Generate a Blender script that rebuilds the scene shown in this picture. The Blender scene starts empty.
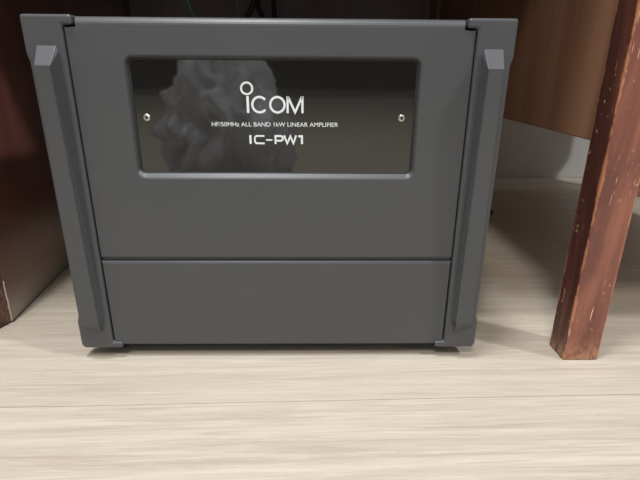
import bpy, bmesh, math, random
from mathutils import Vector, noise, Matrix
from mathutils.geometry import tessellate_polygon
random.seed(4)
C = bpy.context.scene.collection

# ------------------------------------------------------------------ helpers
def obj(name, bm, m=None, parent=None, smooth=False, bevel=None, normals=True):
    if normals:
        bmesh.ops.recalc_face_normals(bm, faces=bm.faces)
    me = bpy.data.meshes.new(name)
    bm.to_mesh(me); bm.free()
    o = bpy.data.objects.new(name, me)
    C.objects.link(o)
    if m: me.materials.append(m)
    if smooth:
        for p in me.polygons: p.use_smooth = True
    if parent:
        o.parent = parent
        o.location = -parent.location
    if bevel:
        b = o.modifiers.new('bevel', 'BEVEL')
        b.width = bevel; b.segments = 3; b.limit_method = 'ANGLE'; b.angle_limit = math.radians(35)
        b.harden_normals = False
    return o

def sub(o, p):               # make o (world-space mesh) a child of an object whose own world origin is zero
    o.parent = p; o.location = (0, 0, 0)
    return o

def thing(name, label, cat, loc=(0, 0, 0), group=None):
    o = bpy.data.objects.new(name, None); C.objects.link(o)
    o.location = loc; o.empty_display_size = .05
    o['label'] = label; o['category'] = cat
    if group: o['group'] = group
    return o

def tag(o, label, cat, group=None):
    o['label'] = label; o['category'] = cat
    if group: o['group'] = group
    return o

def add_box(bm, x0, x1, y0, y1, z0, z1):
    v = [bm.verts.new(p) for p in ((x0,y0,z0),(x1,y0,z0),(x1,y1,z0),(x0,y1,z0),(x0,y0,z1),(x1,y0,z1),(x1,y1,z1),(x0,y1,z1))]
    for f in ((0,3,2,1),(4,5,6,7),(0,1,5,4),(1,2,6,5),(2,3,7,6),(3,0,4,7)):
        bm.faces.new([v[i] for i in f])
    return v

def box(*a):
    bm = bmesh.new(); add_box(bm, *a); return bm

def prism(bm, pts, h0, h1, axis='z'):
    def P(a, b, h):
        return {'z': (a, b, h), 'y': (a, h, b), 'x': (h, a, b)}[axis]
    lo = [bm.verts.new(P(a, b, h0)) for a, b in pts]
    hi = [bm.verts.new(P(a, b, h1)) for a, b in pts]
    n = len(pts)
    for i in range(n):
        j = (i+1) % n
        bm.faces.new((lo[i], lo[j], hi[j], hi[i]))
    bm.faces.new(lo); bm.faces.new(hi)

def cyl(bm, c, r0, r1, h0, h1, axis='z', n=28):
    def P(a, b, h):
        return {'z': (a, b, h), 'y': (a, h, b)}[axis]
    a = [bm.verts.new(P(c[0]+r0*math.cos(2*math.pi*i/n), c[1]+r0*math.sin(2*math.pi*i/n), h0)) for i in range(n)]
    b = [bm.verts.new(P(c[0]+r1*math.cos(2*math.pi*i/n), c[1]+r1*math.sin(2*math.pi*i/n), h1)) for i in range(n)]
    for i in range(n):
        j = (i+1) % n
        bm.faces.new((a[i], a[j], b[j], b[i]))
    bm.faces.new(a); bm.faces.new(b)

def tube(pts, r, m, name, n=10, steps=8):
    """smooth tube through control points (Catmull-Rom)"""
    P = [Vector(p) for p in pts]
    P = [2*P[0]-P[1]] + P + [2*P[-1]-P[-2]]
    path = []
    for i in range(1, len(P)-2):
        for k in range(steps):
            t = k/steps
            a, b, c, d = P[i-1], P[i], P[i+1], P[i+2]
            path.append(.5*((2*b)+(c-a)*t+(2*a-5*b+4*c-d)*t*t+(-a+3*b-3*c+d)*t**3))
    path.append(P[-2])
    bm = bmesh.new(); rings = []
    up = Vector((0.13, 1, 0.07)).normalized()
    for i, p in enumerate(path):
        t = (path[min(i+1, len(path)-1)]-path[max(i-1, 0)]).normalized()
        s = t.cross(up).normalized(); u = s.cross(t)
        rings.append([bm.verts.new(p+r*(math.cos(2*math.pi*k/n)*s+math.sin(2*math.pi*k/n)*u)) for k in range(n)])
    for a, b in zip(rings, rings[1:]):
        for k in range(n):
            bm.faces.new((a[k], a[(k+1) % n], b[(k+1) % n], b[k]))
    bm.faces.new(rings[0]); bm.faces.new(rings[-1])
    return obj(name, bm, m, smooth=True)

def rr(x0, x1, z0, z1, r, n=6):
    out = []
    for cx, cz, a0 in ((x1-r, z1-r, 0), (x0+r, z1-r, 90), (x0+r, z0+r, 180), (x1-r, z0+r, 270)):
        for k in range(n+1):
            a = math.radians(a0+90*k/n)
            out.append((cx+r*math.cos(a), cz+r*math.sin(a)))
    return out

def loft(bm, loops):         # loops: [(pts2d, y)], same count; returns vert rings
    rings = [[bm.verts.new((x, y, z)) for x, z in pts] for pts, y in loops]
    for a, b in zip(rings, rings[1:]):
        n = len(a)
        for i in range(n):
            bm.faces.new((a[i], a[(i+1) % n], b[(i+1) % n], b[i]))
    return rings

# ------------------------------------------------------------------ materials
def srgb(r, g, b):
    f = lambda c: (c/255/12.92) if c <= 10 else ((c/255+.055)/1.055)**2.4
    return (f(r), f(g), f(b), 1)

class NT:
    def __init__(s, name):
        s.m = bpy.data.materials.new(name); s.m.use_nodes = True
        s.t = s.m.node_tree; s.b = s.t.nodes['Principled BSDF']
        s.co = s.t.nodes.new('ShaderNodeTexCoord').outputs['Object']
    def new(s, k): return s.t.nodes.new(k)
    def ln(s, a, b): s.t.links.new(a, b)
    def map(s, scale, rot=(0,0,0), loc=(0,0,0), src=None):
        n = s.new('ShaderNodeMapping'); n.inputs['Scale'].default_value = scale
        n.inputs['Rotation'].default_value = rot; n.inputs['Location'].default_value = loc
        s.ln(src or s.co, n.inputs['Vector']); return n.outputs[0]
    def noise(s, vec, scale=1, detail=4, rough=.55, dist=0):
        n = s.new('ShaderNodeTexNoise'); s.ln(vec, n.inputs['Vector'])
        n.inputs['Scale'].default_value = scale; n.inputs['Detail'].default_value = detail
        n.inputs['Roughness'].default_value = rough; n.inputs['Distortion'].default_value = dist
        return n.outputs['Fac']
    def ramp(s, fac, stops):
        n = s.new('ShaderNodeValToRGB'); s.ln(fac, n.inputs[0]); e = n.color_ramp.elements
        while len(e) < len(stops): e.new(.5)
        for el, (p, c) in zip(e, stops): el.position = p; el.color = c if len(c) == 4 else (*c, 1)
        return n.outputs['Color']
    def mask(s, fac, a, b):
        n = s.new('ShaderNodeMapRange'); s.ln(fac, n.inputs[0])
        n.inputs[1].default_value = a; n.inputs[2].default_value = b
        n.interpolation_type = 'SMOOTHSTEP'; return n.outputs[0]
    def math(s, op, a, b=None, c=None):
        n = s.new('ShaderNodeMath'); n.operation = op
        for i, v in enumerate((a, b, c)):
            if v is None: continue
            if isinstance(v, (int, float)): n.inputs[i].default_value = v
            else: s.ln(v, n.inputs[i])
        return n.outputs[0]
    def mix(s, fac, a, b, mode='MIX'):
        n = s.new('ShaderNodeMix'); n.data_type = 'RGBA'; n.blend_type = mode
        for k, v in ((0, fac), (6, a), (7, b)):
            if isinstance(v, (int, float)): n.inputs[k].default_value = v
            elif isinstance(v, tuple): n.inputs[k].default_value = v if len(v) == 4 else (*v, 1)
            else: s.ln(v, n.inputs[k])
        return n.outputs[2]
    def sep(s):
        n = s.new('ShaderNodeSeparateXYZ'); s.ln(s.co, n.inputs[0]); return n.outputs
    def bump(s, h, strength, dist=.001):
        n = s.new('ShaderNodeBump'); n.inputs['Strength'].default_value = strength
        n.inputs['Distance'].default_value = dist; s.ln(h, n.inputs['Height']); s.ln(n.outputs[0], s.b.inputs['Normal'])
    def set(s, **k):
        for a, v in k.items():
            inp = s.b.inputs[a.replace('_', ' ')]
            if isinstance(v, (int, float, tuple)): inp.default_value = v
            else: s.ln(v, inp)
        return s.m

def mat_plain(name, col, rough, metal=0.0, speck=.0, ior=1.5):
    n = NT(name)
    f = n.noise(n.map((1,1,1)), 900, 2)
    c = n.mix(n.mask(f, .35, .65), tuple(x*(1-speck) for x in col[:3]), tuple(x*(1+speck) for x in col[:3]))
    n.bump(f, .06, .0002)
    return n.set(Base_Color=c, Roughness=rough, Metallic=metal, IOR=ior)

# satin grey powder coat
def mat_grey():
    n = NT('grey_satin_paint')
    f = n.noise(n.co, 1600, 2)
    g = n.noise(n.co, 14, 3)
    c = n.mix(n.mask(f, .3, .7), (.057, .0595, .063, 1), (.067, .0695, .073, 1))
    c = n.mix(n.math('MULTIPLY', n.mask(g, .4, .7), .25), c, (.072, .075, .078, 1))
    n.bump(f, .10, .00015)
    return n.set(Base_Color=c, Roughness=.38, IOR=1.5)

def mat_floor():
    n = NT('laminate_oak')
    rot = math.radians(1.45)
    v = n.map((1, 1, 1), (0, 0, -rot))
    sp = n.new('ShaderNodeSeparateXYZ'); n.ln(v, sp.inputs[0])
    PWD = .212; off = .0602
    row = n.math('FLOOR', n.math('DIVIDE', n.math('ADD', sp.outputs[1], off), PWD))
    yy = n.math('MODULO', n.math('ADD', n.math('ADD', sp.outputs[1], off), PWD*20), PWD)
    # end joints, staggered per row
    xx = n.math('ADD', sp.outputs[0], n.math('MULTIPLY', row, .437))
    col = n.math('FLOOR', n.math('DIVIDE', n.math('ADD', xx, 1.55), 2.4))
    xm = n.math('MODULO', n.math('ADD', n.math('ADD', xx, 1.55), 24), 2.4)
    cb = n.new('ShaderNodeCombineXYZ'); n.ln(n.math('MULTIPLY', col, 3.1), cb.inputs[0]); n.ln(n.math('MULTIPLY', row, 7.7), cb.inputs[1])
    n.ln(n.math('MULTIPLY', row, 1.3), cb.inputs[2])
    ad = n.new('ShaderNodeVectorMath'); ad.operation = 'ADD'; n.ln(v, ad.inputs[0]); n.ln(cb.outputs[0], ad.inputs[1])
    pv = ad.outputs[0]
    g1 = n.noise(n.map((2.2, 55, 1), src=pv), 1, 8, .68, .9)
    g2 = n.noise(n.map((4.5, 250, 1), src=pv), 1, 6, .72, .3)
    g3 = n.noise(n.map((1.1, 7, 1), src=pv), 1, 3, .5, .8)
    g4 = n.noise(n.map((17, 430, 1), src=pv), 1, 4, .75, .2)
    # cathedral grain
    wv = n.new('ShaderNodeTexWave'); wv.wave_type = 'BANDS'; wv.bands_direction = 'Y'
    n.ln(n.map((1.2, 18, 1), src=pv), wv.inputs['Vector']); wv.inputs['Scale'].default_value = 1.1
    wv.inputs['Distortion'].default_value = 9; wv.inputs['Detail'].default_value = 4; wv.inputs['Detail Scale'].default_value = .8
    c = n.ramp(g1, [(.30, (.405, .35, .285)), (.45, (.49, .44, .365)), (.60, (.56, .515, .44)), (.8, (.61, .57, .50))])
    c = n.mix(n.math('MULTIPLY', n.mask(g2, .50, .64), .42), c, (.35, .295, .235, 1))
    c = n.mix(n.math('MULTIPLY', n.mask(g4, .52, .66), .42), c, (.30, .26, .21, 1))
    c = n.mix(n.math('MULTIPLY', n.mask(g4, .47, .37), .42), c, (.64, .61, .545, 1))
    c = n.mix(n.math('MULTIPLY', wv.outputs['Fac'], .24), c, (.41, .345, .275, 1))
    c = n.mix(n.math('MULTIPLY', n.mask(g3, .42, .68), .38), c, (.49, .425, .36, 1))
    # knots
    vo = n.new('ShaderNodeTexVoronoi'); n.ln(n.map((3.6, 8.5, 1), src=pv), vo.inputs['Vector']); vo.inputs['Scale'].default_value = 1
    c = n.mix(n.math('MULTIPLY', n.mask(vo.outputs['Distance'], .035, .012), .65), c, (.22, .17, .13, 1))
    # plank tone
    wn = n.new('ShaderNodeTexWhiteNoise'); n.ln(cb.outputs[0], wn.inputs['Vector'])
    c = n.mix(n.math('MULTIPLY', wn.outputs['Value'], .22), c, (.47, .44, .385, 1))
    # seams
    sm = n.math('MAXIMUM', n.mask(yy, .0011, .0003), n.mask(xm, .0013, .0004))
    c = n.mix(1.0, c, (.92, .89, .845, 1), 'MULTIPLY')
    c = n.mix(n.math('MULTIPLY', sm, .75), c, (.17, .13, .10, 1))
    h = n.math('SUBTRACT', n.math('MULTIPLY', g2, .35), sm)
    n.bump(h, .35, .0006)
    return n.set(Base_Color=c, Roughness=.46, IOR=1.45)

def wood(name, stops, axis='z', rough=.4, fine=1.0, ior=1.5, streak=(.0, (.1, .05, .03, 1)), bumps=.2, rotx=(0,0,0)):
    """vertical or horizontal grain: stretched noise"""
    n = NT(name)
    big = {'z': (60, 60, 3), 'y': (60, 3, 60), 'x': (3, 60, 60)}[axis]
    sml = {'z': (420, 420, 9), 'y': (420, 9, 420), 'x': (9, 420, 420)}[axis]
    g1 = n.noise(n.map(tuple(a*fine for a in big), rotx), .5, 6, .6, .6)
    g2 = n.noise(n.map(tuple(a*fine for a in sml), rotx), 1, 4, .7, .2)
    c = n.ramp(g1, stops)
    c = n.mix(n.math('MULTIPLY', n.mask(g2, .45, .75), streak[0]), c, streak[1])
    n.bump(g2, bumps, .0004)
    n.set(Base_Color=c, Roughness=rough, IOR=ior)
    n.col = c
    return n

def mat_leg():
    # worn red-brown varnish: bare orange wood on the arrises, pale flecks and scratches on the faces
    n = NT('worn_red_varnish')
    g1 = n.noise(n.map((70, 70, 7)), .6, 6, .6, .8)
    g2 = n.noise(n.map((500, 500, 24)), 1, 4, .7)
    c = n.ramp(g1, [(.3, (.09, .030, .020)), (.48, (.175, .062, .042)), (.62, (.27, .10, .066)), (.8, (.35, .14, .09))])
    pt = n.noise(n.map((28, 28, 13), loc=(3, 1, .4)), 1, 4, .6, .5)
    c = n.mix(n.math('MULTIPLY', n.mask(pt, .5, .68), .5), c, (.10, .040, .036, 1))
    c = n.mix(n.math('MULTIPLY', n.mask(g2, .5, .8), .3), c, (.09, .03, .02, 1))
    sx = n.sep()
    # the inner side face is mixed darker, with blackish runs
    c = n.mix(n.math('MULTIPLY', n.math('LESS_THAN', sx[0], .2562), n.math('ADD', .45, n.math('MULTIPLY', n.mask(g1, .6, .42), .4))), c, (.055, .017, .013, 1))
    ex = n.math('MINIMUM', n.math('ABSOLUTE', n.math('SUBTRACT', sx[0], .2555)), n.math('ABSOLUTE', n.math('SUBTRACT', sx[0], .2872)))
    ey = n.math('MINIMUM', n.math('ABSOLUTE', n.math('SUBTRACT', sx[1], -.005)), n.math('ABSOLUTE', n.math('SUBTRACT', sx[1], .021)))
    e = n.math('MAXIMUM', ex, ey)
    # wobbling width of the wear along the arris
    wob = n.noise(n.map((120, 120, 40)), 1, 5, .7)
    wid = n.math('MULTIPLY', n.math('SUBTRACT', wob, .44), .0085)
    em = n.mask(n.math('SUBTRACT', e, wid), .0014, .0003)
    c = n.mix(n.math('MULTIPLY', em, .6), c, n.mix(n.mask(g2, .4, .7), (.56, .24, .11, 1), (.40, .14, .06, 1)))
    # foot scuffed
    ft = n.mask(n.math('ADD', sx[2], n.math('MULTIPLY', wob, .03)), .042, .012)
    fn = n.noise(n.map((260, 260, 120)), 1, 4, .7)
    c = n.mix(n.math('MULTIPLY', ft, n.mask(fn, .38, .58)), c, (.40, .20, .10, 1))
    # flecks and scratches
    fl = n.noise(n.map((330, 330, 190)), 1, 3, .6)
    cl = n.noise(n.map((24, 24, 11), loc=(1, 5, 2)), 1, 2)
    c = n.mix(n.math('MULTIPLY', n.mask(fl, .65, .70), n.math('MULTIPLY', n.mask(cl, .46, .57), .7)), c, (.80, .50, .34, 1))
    sc = n.noise(n.map((480, 480, 42), (0, .25, 0), (2, 2, 1)), 1, 2, .5)
    c = n.mix(n.math('MULTIPLY', n.mask(sc, .69, .73), n.mask(cl, .43, .54)), c, (.72, .42, .28, 1))
    n.bump(n.math('SUBTRACT', g1, n.math('MULTIPLY', em, .4)), .3, .0006)
    r = n.math('ADD', .30, n.math('MULTIPLY', fn, .25))
    return n.set(Base_Color=c, Roughness=r, IOR=1.5)

def mat_mahogany():
    n = NT('dark_mahogany_gloss')
    g1 = n.noise(n.map((14, 14, 3.0)), 1, 5, .6, 1.0)
    g2 = n.noise(n.map((500, 500, 20)), 1, 3, .7)
    c = n.ramp(g1, [(.3, (.10, .030, .023)), (.5, (.16, .050, .038)), (.7, (.23, .075, .057))])
    fl = n.noise(n.map((420, 420, 300)), 1, 2, .5)
    cl = n.noise(n.map((16, 16, 12), loc=(1, 2.2, 2)), 1, 2)
    c = n.mix(n.math('MULTIPLY', n.mask(fl, .73, .78), n.mask(cl, .55, .66)), c, (.42, .24, .17, 1))
    # rubbed band along the floor, the floor's reflection painted into its colour
    sx = n.sep()
    w = n.noise(n.map((40, 40, 60)), 1, 4, .6)
    d = n.mask(n.math('ADD', sx[2], n.math('MULTIPLY', w, .02)), .052, .012)
    c = n.mix(n.math('MULTIPLY', d, .8), c, (.42, .34, .27, 1))
    n.bump(g2, .1, .0003)
    return n.set(Base_Color=c, Roughness=n.math('ADD', .26, n.math('MULTIPLY', d, .3)), IOR=1.75, Coat_Weight=1.0, Coat_IOR=1.8, Coat_Roughness=.28)

def mat_scuffed():
    n = NT('scuffed_bare_brown')
    g1 = n.noise(n.map((90, 90, 60)), 1, 6, .7, 1)
    g2 = n.noise(n.map((380, 380, 90)), 1, 4, .7)
    c = n.ramp(g1, [(.3, (.06, .026, .018)), (.5, (.15, .075, .05)), (.7, (.27, .17, .12))])
    c = n.mix(n.mask(g2, .62, .74), c, (.45, .34, .26, 1))
    hi = n.mask(n.math('ADD', n.sep()[2], n.math('MULTIPLY', g1, .03)), .05, .072)
    c = n.mix(hi, c, (.115, .040, .028, 1))
    n.bump(g1, .6, .001)
    return n.set(Base_Color=c, Roughness=.65)

def mat_smoked():
    n = NT('smoked_acrylic')
    f = n.noise(n.map((60, 1, 60)), 1, 5, .6)
    d = n.noise(n.co, 700, 2)
    dust = n.math('MULTIPLY', n.mask(d, .70, .78), .25)
    c = n.mix(dust, (.0050, .0045, .0040, 1), (.10, .10, .10, 1))
    sc = n.noise(n.map((140, 1, 900), (0, .35, 0)), 1, 2)
    r = n.math('ADD', .035, n.math('MULTIPLY', n.mask(f, .5, .75), .05))
    w = n.noise(n.map((9, 1, 14)), 1, 2)
    n.bump(w, .05, .002)
    return n.set(Base_Color=c, Roughness=r, IOR=1.8)

def mat_wall():
    n = NT('painted_plaster')
    f = n.noise(n.co, 5, 5, .6); g = n.noise(n.co, 160, 3)
    c = n.ramp(f, [(.35, (.47, .44, .41)), (.7, (.52, .495, .465))])
    # greyish caulk line where the wall meets the floor
    sx = n.sep(); w = n.noise(n.map((60, 1, 60)), 1, 3)
    k = n.mask(n.math('ADD', sx[2], n.math('MULTIPLY', w, .006)), .0085, .004)
    c = n.mix(n.math('MULTIPLY', k, .6), c, (.30, .27, .24, 1))
    n.bump(g, .15, .001)
    return n.set(Base_Color=c, Roughness=.7)

def mat_bag():
    n = NT('crumpled_film')
    f = n.noise(n.co, 9, 4, .6, 1.2)
    c = n.ramp(f, [(.35, (.86, .87, .88)), (.6, (.95, .95, .95))])
    n.set(Base_Color=c, Roughness=.25)
    # thin film: half of the light passes through the sheet and scatters
    tr = n.new('ShaderNodeBsdfTranslucent'); n.ln(c, tr.inputs[0]); ms = n.new('ShaderNodeMixShader'); ms.inputs[0].default_value = .5
    n.ln(n.b.outputs[0], ms.inputs[1]); n.ln(tr.outputs[0], ms.inputs[2])
    n.ln(ms.outputs[0], n.t.nodes['Material Output'].inputs[0])
    return n.m

GREY = mat_grey(); FLOOR = mat_floor(); LEG = mat_leg(); MAHO = mat_mahogany(); SCUFF = mat_scuffed()
SMOKE = mat_smoked(); WALL = mat_wall(); BAG = mat_bag()
DARK = mat_plain('black_recess', (.012, .012, .013, 1), .7, speck=.2)
BODY = mat_plain('charcoal_steel', (.05, .052, .055, 1), .5, speck=.1)
RUBBER = mat_plain('black_rubber', (.02, .02, .02, 1), .7, speck=.2)
STEEL = mat_plain('bright_screw_steel', (.62, .60, .56, 1), .3, 1.0, .05)
INK = mat_plain('white_print', (.72, .76, .76, 1), .5, speck=.02)
GREEN = mat_plain('green_sheath', (.06, .60, .22, 1), .4, speck=.05)
BLACKC = mat_plain('black_sheath', (.018, .018, .02, 1), .45, speck=.1)
GREYC = mat_plain('grey_sheath', (.22, .22, .23, 1), .45, speck=.1)
BROWN = wood('brown_panel_veneer', [(.3, (.20, .092, .052)), (.5, (.30, .15, .085)), (.7, (.40, .21, .122))], 'z', .42, .5, streak=(.30, (.14, .058, .03, 1)), bumps=.1).m
DESK = wood('dark_desk_wood', [(.3, (.26, .23, .235)), (.52, (.22, .17, .165)), (.7, (.19, .075, .055))], 'z', .45, .25, streak=(.2, (.09, .05, .045, 1))).m
DESKX = wood('dark_desktop_wood', [(.3, (.05, .02, .012)), (.6, (.09, .035, .02)), (.8, (.12, .05, .03))], 'x', .4, 1, streak=(.3, (.03, .01, .008, 1))).m

# ------------------------------------------------------------------ setting
fl = obj('floor', box(-2.6, 2.6, -6.0, .763, -.02, 0), FLOOR); fl['kind'] = 'structure'
wl = obj('wall_back', box(-2.6, 2.6, .763, .84, -.02, 2.5), WALL); wl['kind'] = 'structure'

# ------------------------------------------------------------------ amplifier
amp = thing('linear_amplifier', 'charcoal grey metal amplifier with smoked display window, standing upright on the light wooden floor', 'amplifier', (0, .19, 0))

# upper front panel with the window opening
def upper_panel():
    bm = bmesh.new()
    zt, zb, X = .2798, .0968, .1470
    # outline with the two notches under the corner tabs; (back point, front point)
    nx, nz = .1390, .2730
    def side(s):
        return [((s*X, zb), (s*(X-.0008), zb+.0010)),
                ((s*X, nz), (s*(X-.0008), nz-.0010)),
                ((s*nx, nz), (s*(nx-.0008), nz-.0010)),
                ((s*nx, zt), (s*(nx-.0008), zt-.0058))]
    prof = side(1) + side(-1)[::-1]
    loops = []
    for k in range(7):
        a = math.radians(90*k/6)
        t = 1-math.cos(a); y = .0070-.0050*math.sin(a)
        loops.append(([(b[0]+(f[0]-b[0])*t, b[1]+(f[1]-b[1])*t) for b, f in prof], y))
    loops.insert(0, ([b for b, f in prof], .0095))
    rings = loft(bm, loops)
    # window: wide shallow chamfer then a step to the glass
    hole = [(rr(-.1092, .1106, .1632, .2552, .0078), .0020),
            (rr(-.1086, .1100, .1638, .2547, .0072), .0021),
            (rr(-.1078, .1092, .1648, .2541, .0064), .0026),
            (rr(-.1066, .1080, .1676, .2528, .0046), .0050),
            (rr(-.1063, .1077, .1682, .2524, .0043), .0095)]
    hr = loft(bm, hole)
    outer = rings[-1]; inner = hr[0]
    allv = outer + inner
    for t in tessellate_polygon([[v.co.copy() for v in outer], [v.co.copy() for v in inner]]):
        try: bm.faces.new([allv[i] for i in t])
        except ValueError: pass
    # back sheet ring
    bo, bi = rings[0], hr[-1]
    allb = bo + bi
    for t in tessellate_polygon([[v.co.copy() for v in bo], [v.co.copy() for v in bi]]):
        try: bm.faces.new([allb[i] for i in t])
        except ValueError: pass
    return bm
up = obj('front_panel', upper_panel(), GREY, amp)
m = up.modifiers.new('bevel', 'BEVEL'); m.width = .0002; m.segments = 1; m.limit_method = 'ANGLE'; m.angle_limit = math.radians(60)

def lower_panel():
    bm = bmesh.new(); X = .1470
    def L(d, ztop, zbot, y): return ([(X-d, ztop), (-X+d, ztop), (-X+d, zbot), (X-d, zbot)], y)
    loops = [L(0, .0940, .0125, .0095), L(0, .0940, .0125, .0052), L(.0002, .0935, .0127, .0034),
             L(.0005, .0927, .0135, .0025), L(.0010, .0914, .0152, .0020)]
    r = loft(bm, loops); bm.faces.new(r[-1]); bm.faces.new(r[0])
    add_box(bm, -.1468, .1468, .0050, .0090, .0942, .0966)
    return bm
obj('lower_cover', lower_panel(), GREY, amp)

# corner brackets: plate with hooks top and bottom, and a raised grab rail on it
def bracket(s):
    pts = [(.1398, .2740), (.1400, .2806), (.1757, .2806), (.1757, .2545), (.1741, .2485), (.1741, .0430), (.1757, .0375),
           (.1757, .0135), (.1732, .0105), (.1395, .0105), (.1395, .0165), (.1476, .0165), (.1474, .2740)]
    bm = bmesh.new(); prism(bm, [(s*x, z) for x, z in pts], 0, .012, 'y')
    return obj('side_bracket', bm, GREY, amp, bevel=.0025)
def rail(s):
    # rings from top to bottom: (z, y, x_in_base, x_out_base)
    bm = bmesh.new()
    base = [(s*.1518, .0010, .2575), (s*.1535, .0010, .2612), (s*.1672, .0010, .2612), (s*.1695, .0010, .2480),
            (s*.1715, .0010, .0410), (s*.1700, .0010, .0300), (s*.1556, .0010, .0250), (s*.1512, .0010, .0400)]
    front = [(s*.1537, -.0120, .2464), (s*.1536, -.0117, .2470), (s*.1648, -.0117, .2470), (s*.1650, -.0120, .2464),
             (s*.1692, -.0068, .0430), (s*.1690, -.0062, .0400), (s*.1546, -.0060, .0360), (s*.1542, -.0068, .0400)]
    b = [bm.verts.new(p) for p in base]; f = [bm.verts.new(p) for p in front]
    n = len(b)
    for i in range(n):
        bm.faces.new((b[i], b[(i+1) % n], f[(i+1) % n], f[i]))
    bm.faces.new(b); bm.faces.new(f)
    return bm
for s in (-1, 1):
    br = bracket(s)
    r = obj('grab_rail', rail(s), GREY, bevel=.0007); sub(r, br)

# chassis behind the fascia, with folded edges and side vents
bm = bmesh.new()
add_box(bm, -.1705, .1705, .0122, .376, .0130, .2772)
body = obj('chassis', bm, BODY, amp, bevel=.003)
bm = bmesh.new(); add_box(bm, -.1480, .1480, .0098, .0121, .0125, .2740)
obj('backing_plate', bm, DARK, amp)
for s in (-1, 1):
    bm = bmesh.new()
    for k in range(14):
        add_box(bm, s*.1706-.0006, s*.1706+.0006, .10+k*.014, .107+k*.014, .09, .20)
    v = obj('side_vent', bm, DARK); sub(v, body)
for x in (-.151, .151):
    for y in (.030, .345):
        bm = bmesh.new(); cyl(bm, (x, y), .0125, .0135, .0002, .0124)
        obj('foot', bm, RUBBER, amp, smooth=False, bevel=.001)

# display window
disp = obj('display_window', box(-.1072, .1086, .0062, .0092, .1676, .2530), SMOKE, amp)
YF = .0061
bm = bmesh.new()
loft(bm, [(rr(-.1064, .1078, .1681, .2525, .0044), .0052), (rr(-.1064, .1078, .1681, .2525, .0044), .0062), (rr(-.1048, .1064, .1685, .2514, .0032), .0062), (rr(-.1048, .1064, .1685, .2514, .0032), .0056), (rr(-.1064, .1078, .1681, .2525, .0044), .0052)])
sub(obj('window_gasket', bm, DARK), disp)
def screw(x, z):
    bm = bmesh.new(); cyl(bm, (x, z), .0022, .0030, YF-.0012, YF, 'y', 24)
    o = obj('screw', bm, STEEL, bevel=.0004); sub(o, disp)
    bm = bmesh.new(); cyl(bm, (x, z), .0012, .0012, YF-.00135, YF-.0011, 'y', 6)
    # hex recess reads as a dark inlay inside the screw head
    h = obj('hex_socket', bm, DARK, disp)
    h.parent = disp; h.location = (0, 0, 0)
screw(-.0968, .2102); screw(.0975, .2108)

# strokes lying on the window: fixed thickness, cut as little prisms
def ribbon(bm, pts, w, closed=False, y0=YF-.00025, y1=YF+.00005):
    P = [Vector(p) for p in pts]; n = len(P); L = []; R = []
    for i in range(n):
        a = P[i-1] if (i > 0 or closed) else None; b = P[(i+1) % n] if (i < n-1 or closed) else None
        d1 = (P[i]-a).normalized() if a is not None else None; d2 = (b-P[i]).normalized() if b is not None else None
        if d1 is None: d1 = d2
        if d2 is None: d2 = d1
        n1 = Vector((-d1.y, d1.x)); n2 = Vector((-d2.y, d2.x)); m = (n1+n2).normalized()
        k = w/2/max(.45, m.dot(n1)); L.append(P[i]+m*k); R.append(P[i]-m*k)
    for i in range(n if closed else n-1):
        j = (i+1) % n
        q = [L[i], L[j], R[j], R[i]]
        lo = [bm.verts.new((p.x, y0, p.y)) for p in q]; hi = [bm.verts.new((p.x, y1, p.y)) for p in q]
        bm.faces.new(lo); bm.faces.new(hi)
        for k in range(4): bm.faces.new((lo[k], lo[(k+1) % 4], hi[(k+1) % 4], hi[k]))
def ell(cx, cz, rx, rz, a0=0, a1=360, n=40):
    return [(cx+rx*math.cos(math.radians(a0+(a1-a0)*k/n)), cz+rz*math.sin(math.radians(a0+(a1-a0)*k/n))) for k in range(n+(a1-a0 < 360))]
# brand mark: photo scale on this plane: 1 unit u = .000745 m
def lx(px): return -.0257+(px-240)*.000757
def lz(py): return .2176+(108-py)*.000723
bm = bmesh.new(); w = .00168
ribbon(bm, ell(lx(247.4), lz(88.3), .00420, .00415), .00145, True)
ribbon(bm, [(lx(247.9), lz(96.0)), (lx(247.9), lz(112.9))], .0019)
ribbon(bm, ell(lx(259.6), lz(104.5), .0055, .0056, 40, 320), w)
ribbon(bm, ell(lx(277.4), lz(104.5), .0054, .0056), w, True)
ribbon(bm, [(lx(287.6), lz(112.9)), (lx(287.6), lz(96.0))], w)
ribbon(bm, [(lx(302.4), lz(96.0)), (lx(302.4), lz(112.9))], w)
ribbon(bm, [(lx(288.0), lz(96.4)), (lx(295.0), lz(112.0)), (lx(302.0), lz(96.4))], w)
sub(obj('brand_lettering', bm, INK), disp)
# model name in wide techno letters
def mx(px): return -.0204+(px-248.2)*.000772
def mz(py): return .1972+(135.5-py)*.000765
bm = bmesh.new(); w = .00145; t, b = 136.0, 143.4
ribbon(bm, [(mx(250.2), mz(135.3)), (mx(250.2), mz(144.0))], .0016)
ribbon(bm, [(mx(264.3), mz(t)), (mx(256.2), mz(t)), (mx(254.6), mz(137.6)), (mx(254.6), mz(141.8)), (mx(256.2), mz(b)), (mx(264.3), mz(b))], .00125)
ribbon(bm, [(mx(265.8), mz(140.0)), (mx(272.2), mz(140.0))], .0011)
ribbon(bm, [(mx(275.3), mz(144.0)), (mx(275.3), mz(t)), (mx(281.0), mz(t)), (mx(282.6), mz(137.2)), (mx(282.6), mz(139.5)), (mx(281.0), mz(140.7)), (mx(275.8), mz(140.7))], w)
ribbon(bm, [(mx(284.0), mz(135.3)), (mx(287.0), mz(143.3)), (mx(290.2), mz(136.2)), (mx(293.2), mz(143.3)), (mx(296.0), mz(135.3))], w)
ribbon(bm, [(mx(298.4), mz(136.1)), (mx(301.9), mz(136.1)), (mx(301.9), mz(144.0))], .0016)
sub(obj('model_lettering', bm, INK), disp)
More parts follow.
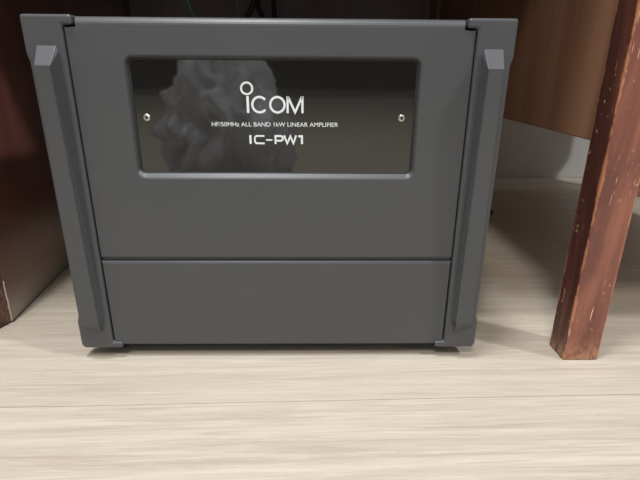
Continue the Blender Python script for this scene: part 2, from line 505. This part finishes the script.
# small description line
cu = bpy.data.curves.new('tmp_text', 'FONT'); cu.body = 'HF/50MHz ALL BAND 1kW LINEAR AMPLIFIER'
cu.size = .0046; cu.extrude = .0001; cu.offset = .00001; cu.align_x = 'LEFT'
to = bpy.data.objects.new('tmp_text', cu); C.objects.link(to)
bpy.context.view_layer.update()
me = bpy.data.meshes.new_from_object(to.evaluated_get(bpy.context.evaluated_depsgraph_get()))
bpy.data.objects.remove(to); bpy.data.curves.remove(cu)
xs = [v.co.x for v in me.vertices]; ys = [v.co.y for v in me.vertices if True]
x0, x1 = min(xs), max(xs)
for v in me.vertices:
    v.co = Vector((-.0479+(v.co.x-x0)/(x1-x0)*.0968, YF-.0001-v.co.z, .2040+v.co.y*.00335/.0034*1.0))
me.materials.clear(); me.materials.append(INK); me.name = 'description_lettering'
to = bpy.data.objects.new('description_lettering', me); C.objects.link(to); to.parent = disp

# ------------------------------------------------------------------ desk on the right, its top over the amplifier
desk = thing('wooden_desk', 'brown wooden desk with a scuffed red-brown square leg at the right of the amplifier', 'desk', (.27, .30, 0))
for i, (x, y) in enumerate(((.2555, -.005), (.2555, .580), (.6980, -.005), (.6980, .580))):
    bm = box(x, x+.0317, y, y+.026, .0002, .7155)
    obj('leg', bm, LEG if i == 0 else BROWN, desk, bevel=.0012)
obj('side_panel', box(.262, .280, .0212, .6638, .1912, .7155), BROWN, desk, bevel=.001)
obj('side_panel', box(.710, .728, .0212, .6638, .1912, .7155), BROWN, desk, bevel=.001)
obj('bottom_panel', box(.2802, .7098, .0212, .6638, .1912, .206), BROWN, desk)
for k, (a, b_) in enumerate(((.193, .36), (.364, .53), (.534, .712))):
    d = obj('drawer', box(.2880, .6972, .0012, .0210, a, b_), DESKX, desk, bevel=.002)
    bm = bmesh.new(); cyl(bm, (.486, (a+b_)/2), .014, .009, -.022, .0012, 'y')
    sub(obj('knob', bm, STEEL), d)
obj('back_panel', box(-.330, .2540, .668, .684, .225, .7155), DESK, desk)
obj('centre_drawer', box(-.262, .2545, .0212, .40, .50, .62), DESKX, desk, bevel=.002)
obj('desktop', box(-.74, .755, -.006, .715, .7160, .742), DESKX, desk, bevel=.003)

# ------------------------------------------------------------------ cabinet at the left
cab = thing('mahogany_cabinet', 'dark glossy red-brown cabinet side at the left edge, its lower front corner scuffed', 'cabinet', (-.30, .30, 0))
C0, C1 = (-.2772, .0652), (-.3400, .700)
bm = bmesh.new()
prism(bm, [C0, C1, (-.3590, .698), (-.2970, .0644)], .0012, .7155)
obj('side_panel', bm, MAHO, cab, bevel=.0008)
bm = bmesh.new()
prism(bm, [(-.2774, .0649), (-.2970, .0642), (-.3060, .0060), (-.2900, .0150), (-.2835, .0470)], .0014, .7155)
obj('front_post', bm, SCUFF, cab, bevel=.0008)
# raised split sliver along the corner
bm = bmesh.new()
N = 26; prev = None
for k in range(N):
    z = .002+.044*k/(N-1); wv = .0016*noise.noise(Vector((0, 0, z*190)))
    wd = .0011*(1-k/(N-1))+.0003
    ring = [bm.verts.new((-.2770+wv+dx, .0649+dy, z)) for dx, dy in ((-.0006, -wd), (.0006, -wd*.4), (.0006, wd*.6), (-.0006, wd))]
    if prev:
        for j in range(4): bm.faces.new((prev[j], prev[(j+1) % 4], ring[(j+1) % 4], ring[j]))
    else: bm.faces.new(ring)
    prev = ring
bm.faces.new(prev)
sp = obj('split_veneer', bm, mat_plain('pale_split_wood', (.46, .37, .30, 1), .7, speck=.2), cab); sp['label'] = 'pale split edge of the veneer'
obj('front_panel', box(-.735, -.307, .012, .030, .06, .7155), MAHO, cab, bevel=.001)
obj('side_panel', box(-.735, -.717, .032, .700, .0012, .7155), MAHO, cab, bevel=.001)
obj('back_panel', box(-.7165, -.362, .690, .700, .0012, .7155), MAHO, cab)

# ------------------------------------------------------------------ cables behind the amplifier
tag(tube([(-.178, .46, .60), (-.1735, .47, .40), (-.1715, .48, .352), (-.1665, .48, .334), (-.160, .48, .318), (-.148, .47, .27), (-.13, .46, .15), (-.10, .45, .030), (-.06, .44, .0032), (.02, .46, .0030)], .0013, GREEN, 'green_cable'),
    'thin green cable hanging behind the amplifier', 'cable')
def blk(pts, r, lab, m=BLACKC, nm='black_cable'):
    tag(tube(pts, r, m, nm), lab, 'cable', 'cables hanging behind the amplifier')
blk([(-.070, .50, .62), (-.068, .50, .42), (-.067, .50, .352), (-.084, .50, .318), (-.10, .50, .25), (-.11, .48, .10), (-.115, .45, .0062), (-.20, .46, .0055)], .0045, 'thick black cable bending to the left behind the amplifier')
blk([(-.052, .53, .62), (-.058, .53, .42), (-.064, .53, .352), (-.056, .53, .325), (-.045, .52, .25), (-.04, .48, .10), (-.035, .43, .0062), (.05, .44, .0055)], .0042, 'black cable bending to the right behind the amplifier')
blk([(-.034, .56, .62), (-.038, .56, .42), (-.039, .56, .35), (-.036, .56, .32), (-.02, .55, .20), (.06, .54, .030), (.20, .52, .0050), (.28, .475, .0048), (.335, .458, .0048), (.3560, .446, .0048)], .0040, 'rightmost black cable hanging straight behind the amplifier, trailing on the floor')
tag(tube([(-.094, .47, .60), (-.0935, .47, .40), (-.089, .47, .335), (-.093, .47, .316), (-.105, .46, .25), (-.13, .44, .08), (-.15, .42, .0040), (-.2, .43, .0036)], .0024, GREYC, 'grey_cable'),
    'thin grey cable beside the black ones behind the amplifier', 'cable')

# ------------------------------------------------------------------ crumpled plastic bag on the floor before the amplifier (seen mirrored in the window)
bm = bmesh.new(); bmesh.ops.create_icosphere(bm, subdivisions=6, radius=1)
for v in bm.verts:
    p = v.co.copy()
    a = noise.noise(p*1.5+Vector((3, 1, 7))); b = noise.noise(p*2.7+Vector((1, 5, 2))+Vector((a, a, -a))*1.5)
    d = 1.0-abs(a)*.9+.42*(.35-abs(b))+.10*(.4-abs(noise.noise(p*6.5+Vector((b, 0, b))*2)))
    k = 1.0-.62*(p.z*.5+.5)
    v.co = Vector((p.x*.19*d*k, p.y*.21*d*k, .150+p.z*.185*d))
    v.co.z = max(.001, v.co.z)
bag = obj('plastic_bag', bm, BAG, smooth=True, normals=False)
bag.location = (-.165, -.70, 0)
tag(bag, 'crumpled clear plastic bag on the floor, mirrored in the display window', 'bag')

# ------------------------------------------------------------------ light
def area(name, loc, aim, size, watts, col):
    l = bpy.data.lights.new(name, 'AREA'); l.shape = 'SQUARE'; l.size = size; l.energy = watts; l.color = col
    o = bpy.data.objects.new(name, l); C.objects.link(o); o.location = loc
    o.rotation_euler = (Vector(aim)-Vector(loc)).to_track_quat('-Z', 'Y').to_euler()
area('ceiling_lamp_front', (-.42, -1.6, 2.35), (0, .1, 0), .38, 33, (1.0, .945, .87))
area('added_overhead_light', (-.30, -.32, 2.35), (-.1, -.1, 0), .30, 40, (.94, .96, 1.0))  # added light, brightens the mirrored bag and the upward bevels
area('ceiling_lamp_right', (1.86, -.85, 2.35), (.2, .1, 0), .16, 46, (.90, .94, 1.0))
W = bpy.data.worlds.new('room_ambient'); bpy.context.scene.world = W; W.use_nodes = True
nt = W.node_tree; bgn = nt.nodes['Background']
tc = nt.nodes.new('ShaderNodeTexCoord'); sx = nt.nodes.new('ShaderNodeSeparateXYZ'); cr = nt.nodes.new('ShaderNodeValToRGB')
nt.links.new(tc.outputs['Generated'], sx.inputs[0]); nt.links.new(sx.outputs[2], cr.inputs[0]); nt.links.new(cr.outputs[0], bgn.inputs[0])
e = cr.color_ramp.elements        # dim walls at eye level, a pale ceiling above
e[0].position = .0; e[0].color = (.13, .127, .123, 1); e[1].position = .75; e[1].color = (.93, .97, 1.0, 1)
bgn.inputs[1].default_value = .78

# ------------------------------------------------------------------ camera
cam = bpy.data.cameras.new('camera'); co = bpy.data.objects.new('camera', cam); C.objects.link(co)
cam.sensor_fit = 'HORIZONTAL'; cam.sensor_width = 36; cam.lens = 470.145/640*36; cam.clip_start = .01
pitch, yaw, roll = .3472916, .0185311, .0077038
f = Vector((math.sin(yaw)*math.cos(pitch), math.cos(yaw)*math.cos(pitch), -math.sin(pitch)))
r = Vector((math.cos(yaw), -math.sin(yaw), 0)); u = r.cross(f)
r2 = r*math.cos(roll)+u*math.sin(roll); u2 = -r*math.sin(roll)+u*math.cos(roll)
M = Matrix((r2, u2, -f)).transposed().to_4x4(); M.translation = Vector((.0287965, -.3641406, .2452572))
co.matrix_world = M
S = bpy.context.scene; S.camera = co
S.view_settings.view_transform = 'Standard'; S.view_settings.look = 'None'
S.view_settings.exposure = 0; S.view_settings.gamma = 1; S.view_settings.use_curve_mapping = False
